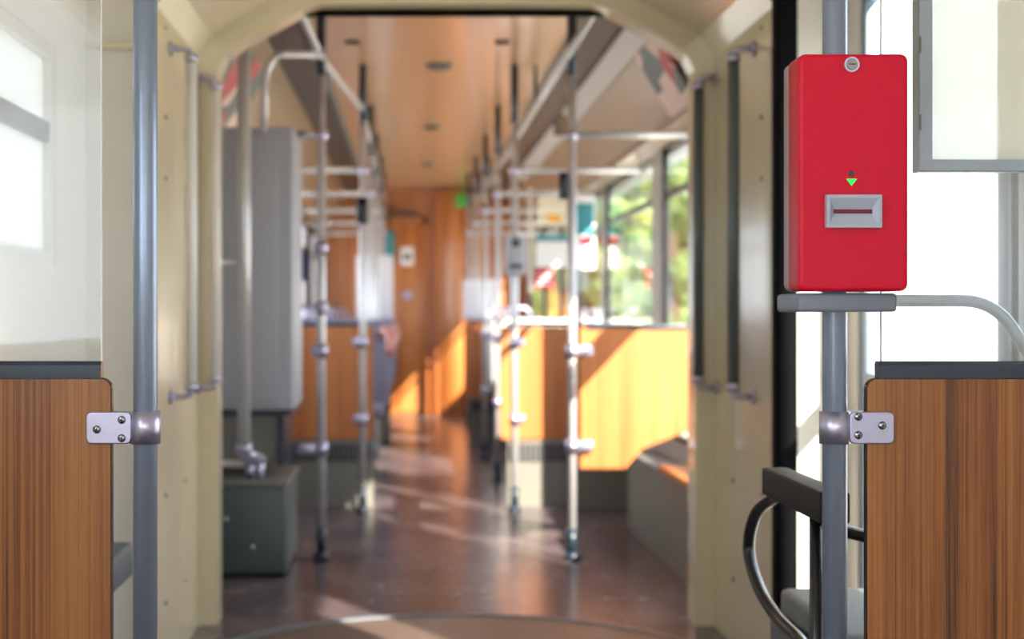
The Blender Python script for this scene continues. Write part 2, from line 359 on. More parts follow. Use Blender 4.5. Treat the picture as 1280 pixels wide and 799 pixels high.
# windows
def window(i, x, y0, y1, z0, z1, bars=(), side=1, mull=True, gm=None):
    w = empty('window_%d' % i, (x, (y0+y1)/2, z0), kind='structure'); t = .035
    t = .02 if (side > 0) else t; xa, xb = (x+.003, x+.027) if side > 0 else (x-.045, x-.005)
    f = MB(); f.box(xa, xb, y0, y0+t, z0, z1).box(xa, xb, y1-t, y1, z0, z1).box(xa, xb, y0+t, y1-t, z0, z0+t).box(xa, xb, y0+t, y1-t, z1-t, z1)
    f.build('window_frame', M['cream'] if not mull else M['black'], w)
    xm = (xa+xb)/2
    MB().box(xm-.003, xm+.003, y0+t, y1-t, z0+t, z1-t).build('window_pane', gm or M['glass'], w)
    for (za, zb) in bars:
        MB().box(xa+.001, xb-.001, y0+t, y1-t, za, zb, .004).build('transom', M['black'], w)
    return w
k = 1
for j, (a, b, c, d) in enumerate(rear_r):
    window(k, XR, a, b, c, d, [(1.22, 1.35)] if j == 0 else [(1.53, 1.565)], 1); k += 1
for (a, b, c, d) in rear_l: window(k, XL, a, b, c, d, [(1.53, 1.565)], -1); k += 1
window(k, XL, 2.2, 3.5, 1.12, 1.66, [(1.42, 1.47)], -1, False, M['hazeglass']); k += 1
window(k, XL, -.4, 1.5, .9, 1.85, [], -1, False); k += 1
window(k, XL, -2.2, -.6, .9, 1.85, [], -1, False)
# entrance door on the right
d2 = empty('door_2', (XR, 2.94, 0), kind='structure')
f = MB()
for a, b in ((2.16, 2.22), (2.70, 2.76), (2.80, 2.86), (3.68, 3.72)):
    f.box(XR+.01, XR+.045, a, b, .12, 1.88, .004)
for a, b in ((2.22, 2.70), (2.86, 3.68)):
    f.box(XR+.012, XR+.043, a, b, .12, .20).box(XR+.012, XR+.043, a, b, 1.81, 1.88).box(XR+.012, XR+.043, a, b, .80, .85)
f.build('door_frame', M['alu'], d2)
for a, b in ((2.76, 2.80),): MB().box(XR+.015, XR+.04, a, b, .12, 1.88).build('rubber_seal', M['rubber'], d2)
for a, b in ((2.22, 2.70), (2.86, 3.68)): MB().box(XR+.024, XR+.030, a, b, .20, 1.81).build('door_pane', M['glass'], d2)

# ------------------------------------------------------------------ outside
structure('trim_10', MB().box(XR+.03, XR+.135, 4.7, YE, 1.74, 1.79, .004), M['alu'])  # added overhang strip, cuts the high sun at the rear right windows
sh = empty('sun_blocker', (2.24, 1.3, -.9), 'pale unseen panel added outside the entrance to block sun through the door', 'light blocker')  # added out-of-view blocker, shapes the sun falling through the door
MB().box(2.2, 2.26, .88, 1.62, -.9, 3.3).build('blocker_panel', M['blocker'], sh)
MB().box(2.2, 2.26, -1.2, .88, 2.74, 3.3).build('blocker_top', M['blocker'], sh)
MB().box(2.2, 2.26, -1.2, -1.12, -.9, 2.74).build('post', M['alu'], sh)
hd = MB()
rdh = random.Random(9)
for i_ in range(70):
    tt = bmesh.new(); bmesh.ops.create_icosphere(tt, subdivisions=3, radius=rdh.uniform(.38, .52))
    cx_, cy_, cz_ = 2.35+rdh.uniform(-.12, .12), 15+i_*.36, rdh.uniform(-.6, .45)
    for v_ in tt.verts: v_.co = v_.co*(1+rdh.uniform(-.15, .15))+Vector((cx_, cy_, cz_))
    hd.merge(tt)
tag(hd.build('hedge', M['leaf'], org=(2.35, 25, -.9)), 'long low green hedge in front of the trees outside the right windows', 'hedge')
gp = MB().box(-60, 60, -40, 90, -.95, -.9); g0 = gp.build('ground', M['street']); g0['kind'] = 'structure'
def tree(x, y, h, r, label, seed):
    rd = random.Random(seed); t = empty('tree', (x, y, -.9), label, 'tree', None)
    MB().cyl((x, y, -.9), (x, y, h*.6), .16, .09, 10).build('trunk', M['bark'], t)
    mb = MB()
    for _ in range(46):
        a = rd.uniform(0, 6.28); rr = r*rd.random()**.5; z = h*.62+rd.uniform(-.42, .5)*h
        q = r*.26*rd.uniform(.7, 1.3)
        tt = bmesh.new(); bmesh.ops.create_icosphere(tt, subdivisions=3, radius=q)
        for v in tt.verts: v.co = v.co*(1+rd.uniform(-.22, .22))+Vector((x+rr*math.cos(a), y+rr*math.sin(a), z))
        mb.merge(tt)
    mb.build('foliage', M['leaf'], t)
tree(4.05, 22, 3.8, .95, 'light green leafy tree outside the right windows, nearest the tram', 1)
tree(5.0, 27, 4.6, 2.0, 'light green tree outside the right windows, standing behind the nearest one', 2)
tree(4.6, 36, 5.2, 2.0, 'light green tree furthest back beyond the right windows', 3)

# ------------------------------------------------------------------ near partitions
D1 = 2.1
def near_clamp(px0, px1, xpole, sgn, label, group):
    """sgn +1: plate to the right of the pole"""
    y = D1; z0 = W(0, 554.5, y).z; z1 = W(0, 514, y).z; xp = W(xpole, 0, y).x; zc = (z0+z1)/2
    xe = W(px1 if sgn > 0 else px0, 0, y).x
    c = empty('pole_clamp', (xp, y, z0), label, 'clamp', group)
    b = MB(); b.cyl((xp, y, z0), (xp, y, z1), .0225, seg=32)
    a_, e_ = (xp+.018, xe) if sgn > 0 else (xe, xp-.018)
    b.merge(rbox(min(a_, e_), max(a_, e_), y-.0145, y-.0065, z0+.0005, z1-.0005, .0075, .002))
    b.merge(rbox(min(a_, e_), max(a_, e_), y+.0075, y+.0135, z0+.0005, z1-.0005, .0075, .002))
    b.build('bracket', M['chrome'], c)
    for (px, py) in (((1073, 521), (1073, 544), (1103, 532)) if sgn > 0 else ((152, 525), (152, 548), (121, 537))):
        P = W(px, py, y-.0145); s_ = MB().sph((P.x, y-.0145, P.z), .0062, (1, .55, 1), 20)
        so = s_.build('screw', M['screw'], c)
        MB().cyl((P.x, y-.0186, P.z), (P.x, y-.0172, P.z), .0022, seg=6).build('socket', M['dark'], so)
def near_pole(px, label, base=True):
    x = W(px, 0, D1).x
    p = empty('grab_pole', (x, D1, 0), label, 'pole')
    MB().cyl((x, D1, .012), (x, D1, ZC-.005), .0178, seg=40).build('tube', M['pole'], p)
    MB().cyl((x, D1, .001), (x, D1, .012), .04).build('base_flange', M['chrome'], p)
    return x
def near_partition(side):
    y = D1; t = .006
    if side < 0:
        xe = W(141, 0, y).x; xw = XL+.002; xcap = W(128, 0, y).x; xg = W(127, 0, y).x
    else:
        xe = W(1081, 0, y).x; xw = XR-.002; xcap = W(1096, 0, y).x; xg = W(1101, 0, y).x
    zt = W(0, 472, y).z; zc = W(0, 451.5, y).z; r = .017
    label = 'brown striped wood laminate partition with dark top rail beside the left pole' if side < 0 else 'brown striped wood laminate partition with dark top rail under the red ticket validator side'
    if side > 0: label = 'brown striped wood laminate partition with dark top rail, right of the pole with the red box'
    R = empty('partition_panel', ((xe+xw)/2, y, 0), label, 'partition')
    s = -side
    def shape(o):
        c = (xe-s*r*1.0, zt-r)
        P = [(xw, .12), (xe+s*o, .12)]
        for a in range(0, 91, 10):
            P.append((c[0]+s*(r+o)*math.cos(math.radians(a)), c[1]+(r+o)*math.sin(math.radians(a))))
        P.append((xw, zt+o)); return P
    MB().prism(shape(-.0022), 'y', y-t, y+t).build('board', M['teak'], R)
    MB().prism(shape(0), 'y', y-t+.0008, y+t-.0008).build('edge_band', M['black'], R)
    lo, hi = sorted((xw, xcap))
    MB().prism([(y-.011, zt-.0005), (y+.011, zt-.0005), (y+.011, zc-.004), (y+.007, zc), (y-.005, zc), (y-.011, zc-.005)], 'x', lo, hi, .0006).box(lo, hi, y-.0125, y-.0105, zt+.003, zt+.007).build('top_rail', M['dark'], R)
    e = .05
    MB().box(min(xw, xw+side*-e), max(xw, xw-side*e), y-.02, y+.02, 0, .12).box(min(xe-s*.06, xe-s*.02), max(xe-s*.06, xe-s*.02), y-.015, y+.015, 0, .12).build('foot', M['dark'], R)
    # glass above
    gl = empty('glass_screen', ((xg+xw)/2, y, zc), 'clear glass screen standing on the %s wood partition' % ('left' if side < 0 else 'right'), 'glass screen')
    lo, hi = sorted((xw, xg)); MB().box(lo, hi, y-.003, y+.003, zc, 2.1).build('pane', M['pglass'], gl)
    MB().box(xg-.0006, xg+.0006, y-.0032, y+.0032, zc, 2.1).build('glass_edge', M['edge'], gl)  # pale strip colours in the glow along the glass edge
near_partition(-1); near_partition(1)
xpl = near_pole(181.5, 'grey metal floor-to-ceiling pole beside the left wood partition')
xpr = near_pole(1043.5, 'grey metal floor-to-ceiling pole carrying the red ticket validator')
near_clamp(110, 166, 181.5, -1, 'silver three-screw clamp joining the left partition to its pole', None)
near_clamp(1058, 1114, 1043.5, 1, 'silver three-screw clamp joining the right partition to its pole', None)

# red ticket validator
v = empty('ticket_validator', (xpr, D1, 1.03), 'red metal ticket validator box with grey slot and green arrow on the right pole', 'ticket validator')
yf = 1.985
A = W(999, 364, yf); B = W(1136, 67, yf); xa, xb, za, zb = A.x, B.x, A.z, B.z
q = MB(); q.merge(rbox(xa, xb, yf, 2.040, za, zb, .010, .006)); q.build('cover', M['red'], v)
q = MB(); q.merge(rbox(xa+.0015, xb-.0015, 2.038, 2.072, za+.001, zb-.001, .010, .002)); q.build('rear_sheen_band', M['sheen'], v)  # pale rear band colours in the gloss reflected on the side
B0 = W(992, 390, 2.03); B1 = W(1113, 366, 2.03)
MB().box(B0.x, B1.x, 2.0, 2.125, B0.z, B1.z-.001, .005, 3).build('mounting_base', M['basegrey'], v)
sP = W(1064, 81, yf); so = MB().cyl((sP.x, yf-.004, sP.z), (sP.x, yf+.002, sP.z), .0105, seg=32).build('lock_screw', M['chrome'], v)
MB().cyl((sP.x, yf-.0055, sP.z), (sP.x, yf-.0035, sP.z), .0075, .0085).build('screw_head', M['screw'], so)
MB().box(sP.x-.005, sP.x+.005, yf-.0060, yf-.0052, sP.z-.0008, sP.z+.0008).build('screw_slot', M['dark'], so)
dP = W(1064.5, 217, yf); MB().cyl((dP.x, yf-.0006, dP.z), (dP.x, yf+.002, dP.z), .0042).build('sensor_dot', M['screen'], v)
aP = W(1064.5, 226, yf)
MB().prism([(aP.x-.0072, aP.z+.0025), (aP.x+.0072, aP.z+.0025), (aP.x+.0003, aP.z-.0065), (aP.x-.0003, aP.z-.0065)], 'y', yf-.0007, yf+.001).build('green_arrow', M['led'], v)
# slot bezel
o0 = W(1031, 285, yf); o1 = W(1100, 244, yf); i0 = W(1040, 277, yf); i1 = W(1091, 252, yf)
t = bmesh.new()
def R4(x0, x1, z0, z1, y): return [t.verts.new(c) for c in ((x0, y, z0), (x1, y, z0), (x1, y, z1), (x0, y, z1))]
r0 = R4(o0.x, o1.x, o0.z, o1.z, yf); r1 = R4(o0.x, o1.x, o0.z, o1.z, yf-.009); tt = .0045
r2 = R4(o0.x+tt, o1.x-tt, o0.z+tt, o1.z-tt, yf-.009)
zc_ = (o0.z+o1.z)/2
r3 = R4(i0.x+.002, i1.x-.002, zc_-.004, zc_+.004, yf+.0075-.009)
for P, Q in ((r0, r1), (r1, r2), (r2, r3)):
    for k in range(4): t.faces.new((P[k], P[(k+1) % 4], Q[(k+1) % 4], Q[k]))
t.faces.new(r3); bmesh.ops.recalc_face_normals(t, faces=t.faces[:])
q = MB(); q.merge(t); bz = q.build('slot_bezel', M['grey'], v)
MB().box(i0.x-.001, i1.x+.001, yf-.0022, yf-.0010, zc_-.0030, zc_+.0030).build('ticket_slot', M['slot'], bz)

# poster frame behind right glass
yp = 2.13
P0 = W(1141, 216, yp); x1 = XR-.02; z1 = 1.75
pf = empty('framed_poster', ((P0.x+x1)/2, yp, P0.z), 'silver-framed blank cream poster mounted on the right glass screen', 'poster frame')
fwid = W(1158, 0, yp).x-P0.x; y0_, y1_ = 2.104, 2.128
def mitre(x0, x1, z0, z1, w, y0, y1):
    m_ = MB(); xo = [x0, x1, x1, x0]; zo = [z0, z0, z1, z1]; xi = [x0+w, x1-w, x1-w, x0+w]; zi = [z0+w*.85, z0+w*.85, z1-w, z1-w]
    for k in range(4):
        j = (k+1) % 4; m_.prism([(xo[k], zo[k]), (xo[j], zo[j]), (xi[j], zi[j]), (xi[k], zi[k])], 'y', y0, y1, .0015)
    return m_
mitre(P0.x, x1, P0.z, z1, fwid, y0_, y1_).build('frame', M['alu'], pf)
MB().box(P0.x+fwid, x1-fwid, y0_+.006, y0_+.010, P0.z+fwid*.85, z1-fwid).build('paper', M['paper'], pf)
MB().box(P0.x-.0015, P0.x+.001, y0_+.001, y1_, P0.z, z1).box(P0.x, x1, y0_+.001, y1_, P0.z-.0015, P0.z+.001).build('outer_gasket', M['dark'], pf)
for zz in (1.40, 1.285): MB().box(P0.x-.0005, P0.x+.0030, y0_-.0012, y0_+.002, zz-.012, zz+.012).build('hinge_clip', M['screen'], pf)

# triangular sticker on the door pane
sk = MB().prism([(2.99, 1.24), (3.09, 1.24), (3.04, 1.33)], 'x', XR+.018, XR+.0235).build('sticker', M['paper'], org=(XR+.02, 3.04, 1.24))
tag(sk, 'small pale triangular sticker on the entrance door glass', 'sticker')

# curved grab rail on the right pole
yg = 2.165
pts = [W(1046, 377, yg), W(1120, 376, yg), W(1205, 376, yg)]
c0 = W(1205, 376, yg); rr = .085
pts += arc((c0.x, yg, c0.z-rr), rr, 82, 34, 'xz', 8)
end = pts[-1]; dirv = Vector((.55, 0, -.84)); pts += [end+dirv*.05, end+dirv*.14, end+dirv*.28]
ga = empty('grab_rail', (c0.x, yg, .9), 'grey tubular grab rail curving down behind the right glass screen', 'grab rail')
MB().tube(pts, .0095, 16).build('tube', M['alu'], ga)
MB().cyl((xpr, 2.118, c0.z), (xpr, 2.17, c0.z), .011).build('mount', M['chrome'], ga)

# armrest and seat right
ar = empty('armrest', (.66, 2.4, 0), 'black padded armrest on curved black tubes behind the right pole', 'armrest')
MB().box(.643, .692, 2.23, 2.60, .672, .722, .005, 3).build('arm_pad', M['pad'], ar)
xl = .652
def pz(px, py): # point on plane X = xl
    d = xl*F/(px-VX); return Vector((xl, d, EYE-(py-VY)*d/F))
def catmull(P, n=8):
    out = []; Q = [P[0]]+P+[P[-1]]
    for i in range(1, len(Q)-2):
        for k in range(n):
            t_ = k/n; a, b, c, d = Q[i-1], Q[i], Q[i+1], Q[i+2]
            out.append(.5*((2*b)+(c-a)*t_+(2*a-5*b+4*c-d)*t_*t_+(3*b-a-3*c+d)*t_**3))
    out.append(P[-1]); return out
loop = catmull([Vector((xl+.015, 2.50, .680)), Vector((xl+.01, 2.585, .668)), Vector((xl, 2.68, .625)), Vector((xl, 2.735, .55)), pz(948, 733), pz(970, 770), pz(996, 797), pz(1010, 815)])
MB().tube(loop, .0115, 16).build('tube_loop', M['black'], ar)
MB().cyl((.668, 2.335, .0), (.668, 2.335, .676), .0115).build('post', M['black'], ar)
cr_ = catmull([Vector((.668, 2.30, .665)), Vector((.70, 2.30, .652)), Vector((.76, 2.31, .632)), Vector((.80, 2.32, .59)), Vector((.82, 2.33, .52))])
MB().tube(cr_, .0105, 14).build('cross_tube', M['black'], ar)
st = empty('passenger_seat', (.9, 2.6, 0), 'grey seat with slate blue base behind the right wood partition', 'seat')
MB().box(.74, 1.14, 2.42, 2.85, .40, .455, .015, 3).build('cushion', M['seat'], st)
MB().box(.725, 1.15, 2.40, 2.87, .30, .398, .012, 2).build('seat_base', M['seatdk'], st)
MB().box(.78, 1.05, 2.5, 2.8, 0, .30, .01).build('pedestal', M['dkbox'], st)
st2 = empty('passenger_seat', (-.7, 2.9, 0), 'dark slate seat edge showing between the left partition and pole', 'seat')
MB().box(-.86, -.61, 2.65, 3.15, .42, .50, .015, 3).build('cushion', M['seatdk'], st2)
MB().box(-.80, -.66, 2.7, 3.1, 0, .42, .01).build('pedestal', M['dkbox'], st2)

# gangway handrails: left coloured pale as lit, right darkened as shaded
def handrail(x, y, side, label, gm):
    h = empty('handrail', (x, y, .79), label, 'handrail', None)
    z0, z1 = .795, 1.73; xw = CX+side*.829
    MB().cyl((x, y, z0), (x, y, z1), .0165).build('grip', gm, h)
    for zz, s_ in ((z0, -1), (z1, 1)):
        m_ = MB().cyl((x, y, zz-.012), (x, y, zz+.012), .0195)
        m_.tube([(x, y, zz+s_*.01), (x, y, zz+s_*.02), (x+side*.02, y, zz+s_*.027), (xw-side*.004, y, zz+s_*.027)], .0085, 12)
        m_.cyl((xw-side*.008, y, zz+s_*.027), (xw-side*.0005, y, zz+s_*.027), .02)
        m_.build('bracket', M['chrome'], h)
for side, wd in ((-1, 'left'), (1, 'right')):
    handrail(CX+side*.77, 4.04, side, 'vertical %s handrail on the %s gangway wall, nearer of the pair' % (('shade-darkened grey' if side > 0 else 'light-paled'), wd), M['handle'] if side > 0 else M['shell'])
    handrail(CX+side*.77, 4.53, side, 'vertical %s handrail on the %s gangway wall, further of the pair' % (('shade-darkened grey' if side > 0 else 'light-paled'), wd), M['handle'] if side > 0 else M['shell'])

# floor disc
dk = MB().cyl((CX, 3.9, .0005), (CX, 3.9, .006), .825, seg=96).build('turntable', M['ribs'], org=(CX, 3.9, 0))
tag(dk, 'round ribbed brown turntable plate in the floor under the gangway arch', 'floor plate')
rg = MB()
for i in range(96):
    a0, a1 = 2*math.pi*i/96, 2*math.pi*(i+1)/96
    rg.prism([(CX+.80*math.cos(a0), 3.9+.80*math.sin(a0)), (CX+.825*math.cos(a0), 3.9+.825*math.sin(a0)), (CX+.825*math.cos(a1), 3.9+.825*math.sin(a1)), (CX+.80*math.cos(a1), 3.9+.80*math.sin(a1))], 'z', .006, .010)
rg.build('rim', M['basegrey'], dk)

# ------------------------------------------------------------------ rear saloon
# ceiling rails
rl = MB().tube([(.637, y, 2.05) for y in (4.8, 7, 9, 11, 13, YE-.05)], .015); ra = rl.build('ceiling_rail', M['polefar'], org=(.637, 9, 2.05))
tag(ra, 'long overhead handrail running along the right side of the aisle ceiling', 'handrail')
for y in (7.21, 8.6, 10, 11.4, 12.8): MB().cyl((.637, y-.0, 2.05), (.637, y, ZC-.003), .009).build('hanger', M['dark'], ra)
rl = MB().tube([(-.38, 4.9, 2.05), (-.36, 5.81, 2.05), (-.244, 7.21, 2.05), (-.235, 9, 2.05), (-.235, 11, 2.05), (-.235, YE-.05, 2.05)], .015)
rb = rl.build('ceiling_rail', M['polefar'], org=(-.3, 9, 2.05)); tag(rb, 'long overhead handrail running along the left side of the aisle ceiling', 'handrail')
# aisle poles
def aisle_pole(x, y, r, label, side, wallx, clamps=(), bar=True, group=None):
    p = empty('aisle_pole', (x, y, 0), label, 'pole', group)
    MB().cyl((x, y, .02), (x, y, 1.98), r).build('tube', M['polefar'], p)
    MB().cyl((x, y, 1.98), (x, y, ZC-.003), r*1.15).build('upper_sleeve', M['dark'], p)
    MB().cyl((x, y, .001), (x, y, .035), .034, .028).cyl((x, y, .035), (x, y, .13), r*1.15).build('boot', M['dark'], p)
    if bar:
        MB().cyl((x, y, 1.735), (wallx, y, 1.735), r*.95).build('cross_bar', M['polefar'], p)
        MB().sph((x, y, 1.735), r*1.6).build('joint', M['chrome'], p)
    for zc, ln in clamps:
        MB().cyl((x, y, zc-.028), (x, y, zc+.028), r*1.5).box(min(x, x+ln), max(x, x+ln), y-.012, y+.012, zc-.022, zc+.022, .005).build('clamp', M['chrome'], p)
    return p
aisle_pole(.662, 5.80, .0178, 'bright silver pole in front of the sunlit yellow wood panel, right of the aisle', 1, XR-.003, [(.855, .085), (.465, .085)])
aisle_pole(-.360, 5.80, .0178, 'silver pole beside the tall grey cabinet, left of the aisle', -1, -.456, [(1.275, -.03), (1.03, -.03), (.855, -.04), (.455, -.10)])
ys = [7.21, 8.6, 10.0, 11.4, 12.8]
nth = ['nearest', 'second', 'middle', 'fourth', 'furthest']
p0 = aisle_pole(.532, ys[0], .0178, 'silver pole on the right aisle edge, nearest of the five in the row', 1, XR-.003, [(.86, .05), (.47, .05)])
p1 = aisle_pole(-.238, ys[0], .0178, 'silver pole on the left aisle edge, nearest of the five in the row', -1, XL+.003, [(.86, -.05), (.47, -.05)])
for i in range(1, 5):
    dup(p0, (.532, ys[i], 0), 'silver pole on the right aisle edge, %s of the five in the row' % nth[i])
    dup(p1, (-.238, ys[i], 0), 'silver pole on the left aisle edge, %s of the five in the row' % nth[i])
# boxes on poles
b1 = MB().box(.662-.055, .662-.019, 5.76, 5.84, 1.47, 1.58, .008).build('pole_box', M['screen'], org=(.62, 5.8, 1.47)); tag(b1, 'small black box high on the bright silver right-hand pole', 'control box')
b2 = empty('small_validator', (.532, 7.2, 1.2), 'small grey ticket machine on the nearest right row pole', 'ticket validator')
MB().box(.532-.05, .532+.05, 7.11, 7.185, 1.20, 1.40, .012).build('housing', M['cab'], b2)
MB().cyl((.532, 7.105, 1.36), (.532, 7.112, 1.36), .02).build('display', M['dark'], b2)
MB().box(.50, .565, 7.105, 7.112, 1.235, 1.255).build('slot', M['dark'], b2)
b3 = MB().box(-.238-.03, -.238+.03, 7.12, 7.19, 1.46, 1.59, .008).build('pole_box', M['screen'], org=(-.238, 7.15, 1.46)); tag(b3, 'small black box high on the nearest left row pole', 'control box')
# bent bar and near pole on left
xq = W(305, 0, 5.15).x
lp = empty('stanchion', (xq, 5.15, .36), 'thick pale pole in front of the tall grey cabinet on the left', 'pole')
MB().cyl((xq, 5.15, .53), (xq, 5.15, 2.14), .024).build('tube', M['polefar'], lp)
MB().cyl((xq, 5.15, 1.19), (XL+.003, 5.15, 1.19), .014).build('side_arm', M['polefar'], lp)
MB().cyl((xq, 5.15, .50), (xq, 5.15, .535), .028).build('end_cap', M['chrome'], lp)
MB().cyl((xq, 5.15, .50), (xq+.03, 5.50, .44), .018).build('foot_arm', M['chrome'], lp)
c = [W(330, 165, 5.4), W(331, 110, 5.4)]+[W(331+22*(1-math.cos(math.radians(a))), 110-42*math.sin(math.radians(a)), 5.4) for a in range(15, 91, 15)]+[W(400, 68, 5.6), Vector((-.385, 5.70, 2.035))]
bb = MB().tube(c, .014).build('bent_rail', M['polefar'], org=W(331, 110, 5.4)); tag(bb, 'bent overhead tube curving from the cabinet top to the left ceiling rail', 'handrail')

# tall cabinet left
cb = empty('equipment_cabinet', (-.65, 5.85, .6), 'tall pale grey metal cabinet hanging on the left behind the arch', 'cabinet')
MB().box(-.866, -.46, 5.62, 6.10, .625, 1.745, .012, 3).build('body', M['cab'], cb)
MB().box(-.84, -.52, 5.608, 5.622, .66, 1.71, .004).build('door', M['cab'], cb)
MB().box(-.866, -.47, 5.63, 6.09, .600, .624).build('bottom_trim', M['dark'], cb)
MB().box(-.525, -.50, 5.66, 6.05, .40, .60).box(-.866, -.50, 6.03, 6.06, .40, .60).build('bracket', M['dark'], cb)
MB().box(-.85, -.53, 5.68, 6.02, .42, .599).build('heater_unit', M['kick'], cb)
bx = empty('floor_box', (-.66, 5.7, 0), 'dark green-grey metal floor box with a lid under the tall cabinet', 'box')
MB().box(-.866, -.472, 5.42, 5.98, .012, .345, .008).build('body', M['dkbox'], bx)
MB().box(-.868, -.464, 5.41, 5.99, .346, .362, .004).build('lid', M['kick'], bx)
MB().box(-.86, -.48, 5.43, 5.97, 0, .012).build('plinth', M['rubber'], bx)
for x_, z_ in ((-.70, .22), (-.60, .115)): MB().sph((x_, 5.418, z_), .013, (1, .5, 1), 10).build('bolt', M['screw'], bx)
for k_, x_ in enumerate((-.62, -.575)):
    o = MB().cyl((x_, 5.52-.05*k_, .364), (x_, 5.52-.05*k_, .425+.02*k_), .016).sph((x_, 5.52-.05*k_, .43+.02*k_), .019).build('chrome_stud', M['chrome'], org=(x_, 5.5, .363))
    tag(o, 'chrome stud on the floor box lid, %s of the two' % ('left' if k_ == 0 else 'right'), 'fitting')

# far wood partitions
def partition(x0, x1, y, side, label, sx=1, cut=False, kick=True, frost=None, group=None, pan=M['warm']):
    xa = (x0+x1)/2; R_ = empty('wood_partition', (xa, y, 0), label, 'partition', group)
    P = [(x0, .352), (x1, .352), (x1, .94), (x0, .94)]
    if cut: P = [(x0, .369), (x1-.27, .369), (x1-.20, .45), (x1, .53), (x1, .94), (x0, .94)]
    MB().prism(P, 'y', y-.011, y+.011, .006).build('board', pan, R_)
    MB().box(x0+(.03 if side > 0 else 0), x1-(0 if side > 0 else .03), y-.016, y+.016, .942, .962, .004).build('top_rail', M['dark'], R_)
    if kick:
        MB().box(x0+.04, x1, y-.005, y+.03, .001, .345).build('kick_plate', M['kick'], R_)
        MB().box(x0+.05, x1-.02, y-.012, y-.005, .24, .33).build('grille', M['grille'], R_)
    if frost:
        fa, fb, f0, f1 = frost
        MB().box(fa, fb, y-.006, y+.006, f0, f1, .003).build('frosted_screen', M['frost'], R_)
        for xx in (fa+.05, (fa+fb)/2, fb-.05): MB().sph((xx, y-.01, f0+.012), .022, seg=10).build('clip', M['chrome'], R_)
    return R_
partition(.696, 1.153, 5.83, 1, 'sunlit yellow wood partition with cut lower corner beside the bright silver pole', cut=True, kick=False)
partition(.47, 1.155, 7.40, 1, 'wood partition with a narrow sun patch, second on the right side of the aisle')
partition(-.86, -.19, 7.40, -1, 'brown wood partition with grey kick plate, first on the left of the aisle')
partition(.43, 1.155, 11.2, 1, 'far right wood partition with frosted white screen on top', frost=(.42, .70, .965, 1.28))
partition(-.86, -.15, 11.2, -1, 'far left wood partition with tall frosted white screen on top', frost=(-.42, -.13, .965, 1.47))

# window bench box at right
bn = empty('bench_box', (1.1, 5.9, 0), 'grey box bench with wooden top along the right wall under the windows', 'bench')
MB().box(1.03, 1.165, 5.10, 6.7, .001, .36).build('body', M['kick'], bn)
MB().box(1.015, 1.166, 5.09, 5.815, .361, .39, .006).build('bench_top', M['warm'], bn)
MB().box(1.012, 1.03, 5.12, 5.2, .20, .33, .005).build('dark_latch', M['dark'], bn)

# seats in rows
def seat(x0, x1, y, label, group, cold, shell, pinkarm=False):
    R_ = empty('double_seat', ((x0+x1)/2, y, 0), label, 'seat', group)
    MB().box(x0+.02, x1-.02, y, y+.42, .42, .49, .02, 3).build('cushion', cold, R_)
    q = MB().box(x0, x1, y+.40, y+.46, .46, .97, .02, 3); q.build('backrest', shell, R_)
    MB().box(x0+.1, x1-.1, y+.08, y+.38, .001, .42, .01).build('pedestal', M['dkbox'], R_)
    MB().tube([(x0+.05, y+.43, .95), (x0+.05, y+.43, 1.02), (x0+.08, y+.43, 1.05), (x0+.2, y+.43, 1.05), (x0+.23, y+.43, 1.02), (x0+.23, y+.43, .95)], .012, 10).build('grab_handle', M['chrome'], R_)
    return R_
s0 = seat(.60, 1.12, 9.40, 'pale double seat on the right of the aisle, nearest row', None, M['seatdk'], M['shell'])
for yy, w in ((10.60, 'second row, before the frosted screen'), (11.6, 'third row, behind the frosted screen')):
    dup(s0, (.86, yy, 0), 'pale double seat on the right of the aisle, '+w)
s1 = seat(-.82, -.125, 7.9, 'grey double seat on the left of the aisle, nearest row', None, M['lav'], M['lav'])
MB().tube([(-.17, 8.30, .88), (-.15, 8.2, .915), (-.125, 8.08, .90), (-.11, 7.98, .85), (-.11, 7.93, .78)], .024, 12).build('armrest', M['pink'], s1)['label'] = 'curved pinkish armrest'
for yy, w in ((8.9, 'second row'), (10.08, 'third row'), (10.68, 'fourth row, before the frosted screen'), (11.6, 'fifth row, behind the frosted screen'), (13.0, 'row nearest the end wall')):
    dup(s1, (-.4725, yy, 0), 'grey double seat on the left of the aisle, '+w)

# hanging glass screen with posters on right
hs = empty('poster_screen', (.98, 8.9, 1.3), 'hanging glass screen with white and teal posters on the right side', 'notice screen')
MB().box(.76, 1.165, 8.895, 8.905, 1.15, 1.80).build('pane', M['glass'], hs)
MB().box(.79, 1.0, 8.885, 8.894, 1.30, 1.46).build('poster', M['white'], hs)
MB().box(.79, 1.0, 8.885, 8.894, 1.465, 1.50).build('poster_band', M['teal'], hs)
MB().box(1.03, 1.16, 8.885, 8.894, 1.29, 1.78).build('poster', M['white'], hs)
MB().box(1.04, 1.15, 8.880, 8.884, 1.50, 1.70).build('poster_picture', M['teal'], hs)
MB().box(1.07, 1.14, 8.880, 8.884, 1.44, 1.49).build('poster_picture', M['redprint'], hs)
MB().box(.80, .98, 8.885, 8.894, 1.56, 1.74).build('poster', M['paper'], hs)
MB().box(.86, .95, 8.880, 8.884, 1.58, 1.63).build('poster_picture', M['yellow'], hs)
MB().box(.745, .765, 8.88, 8.92, 1.15, 1.80).build('edge_post', M['cream'], hs)
r1_ = MB().box(.785, .895, 8.88, 8.894, 1.17, 1.285, .004).build('red_sign', M['redprint'], org=(.84, 8.89, 1.17)); tag(r1_, 'small square red sign below the white poster on the right', 'sign')
for k_ in range(3): MB().box(.80, .88, 8.878, 8.8795, 1.245-.028*k_, 1.257-.028*k_).build('text_line', M['white'], r1_)
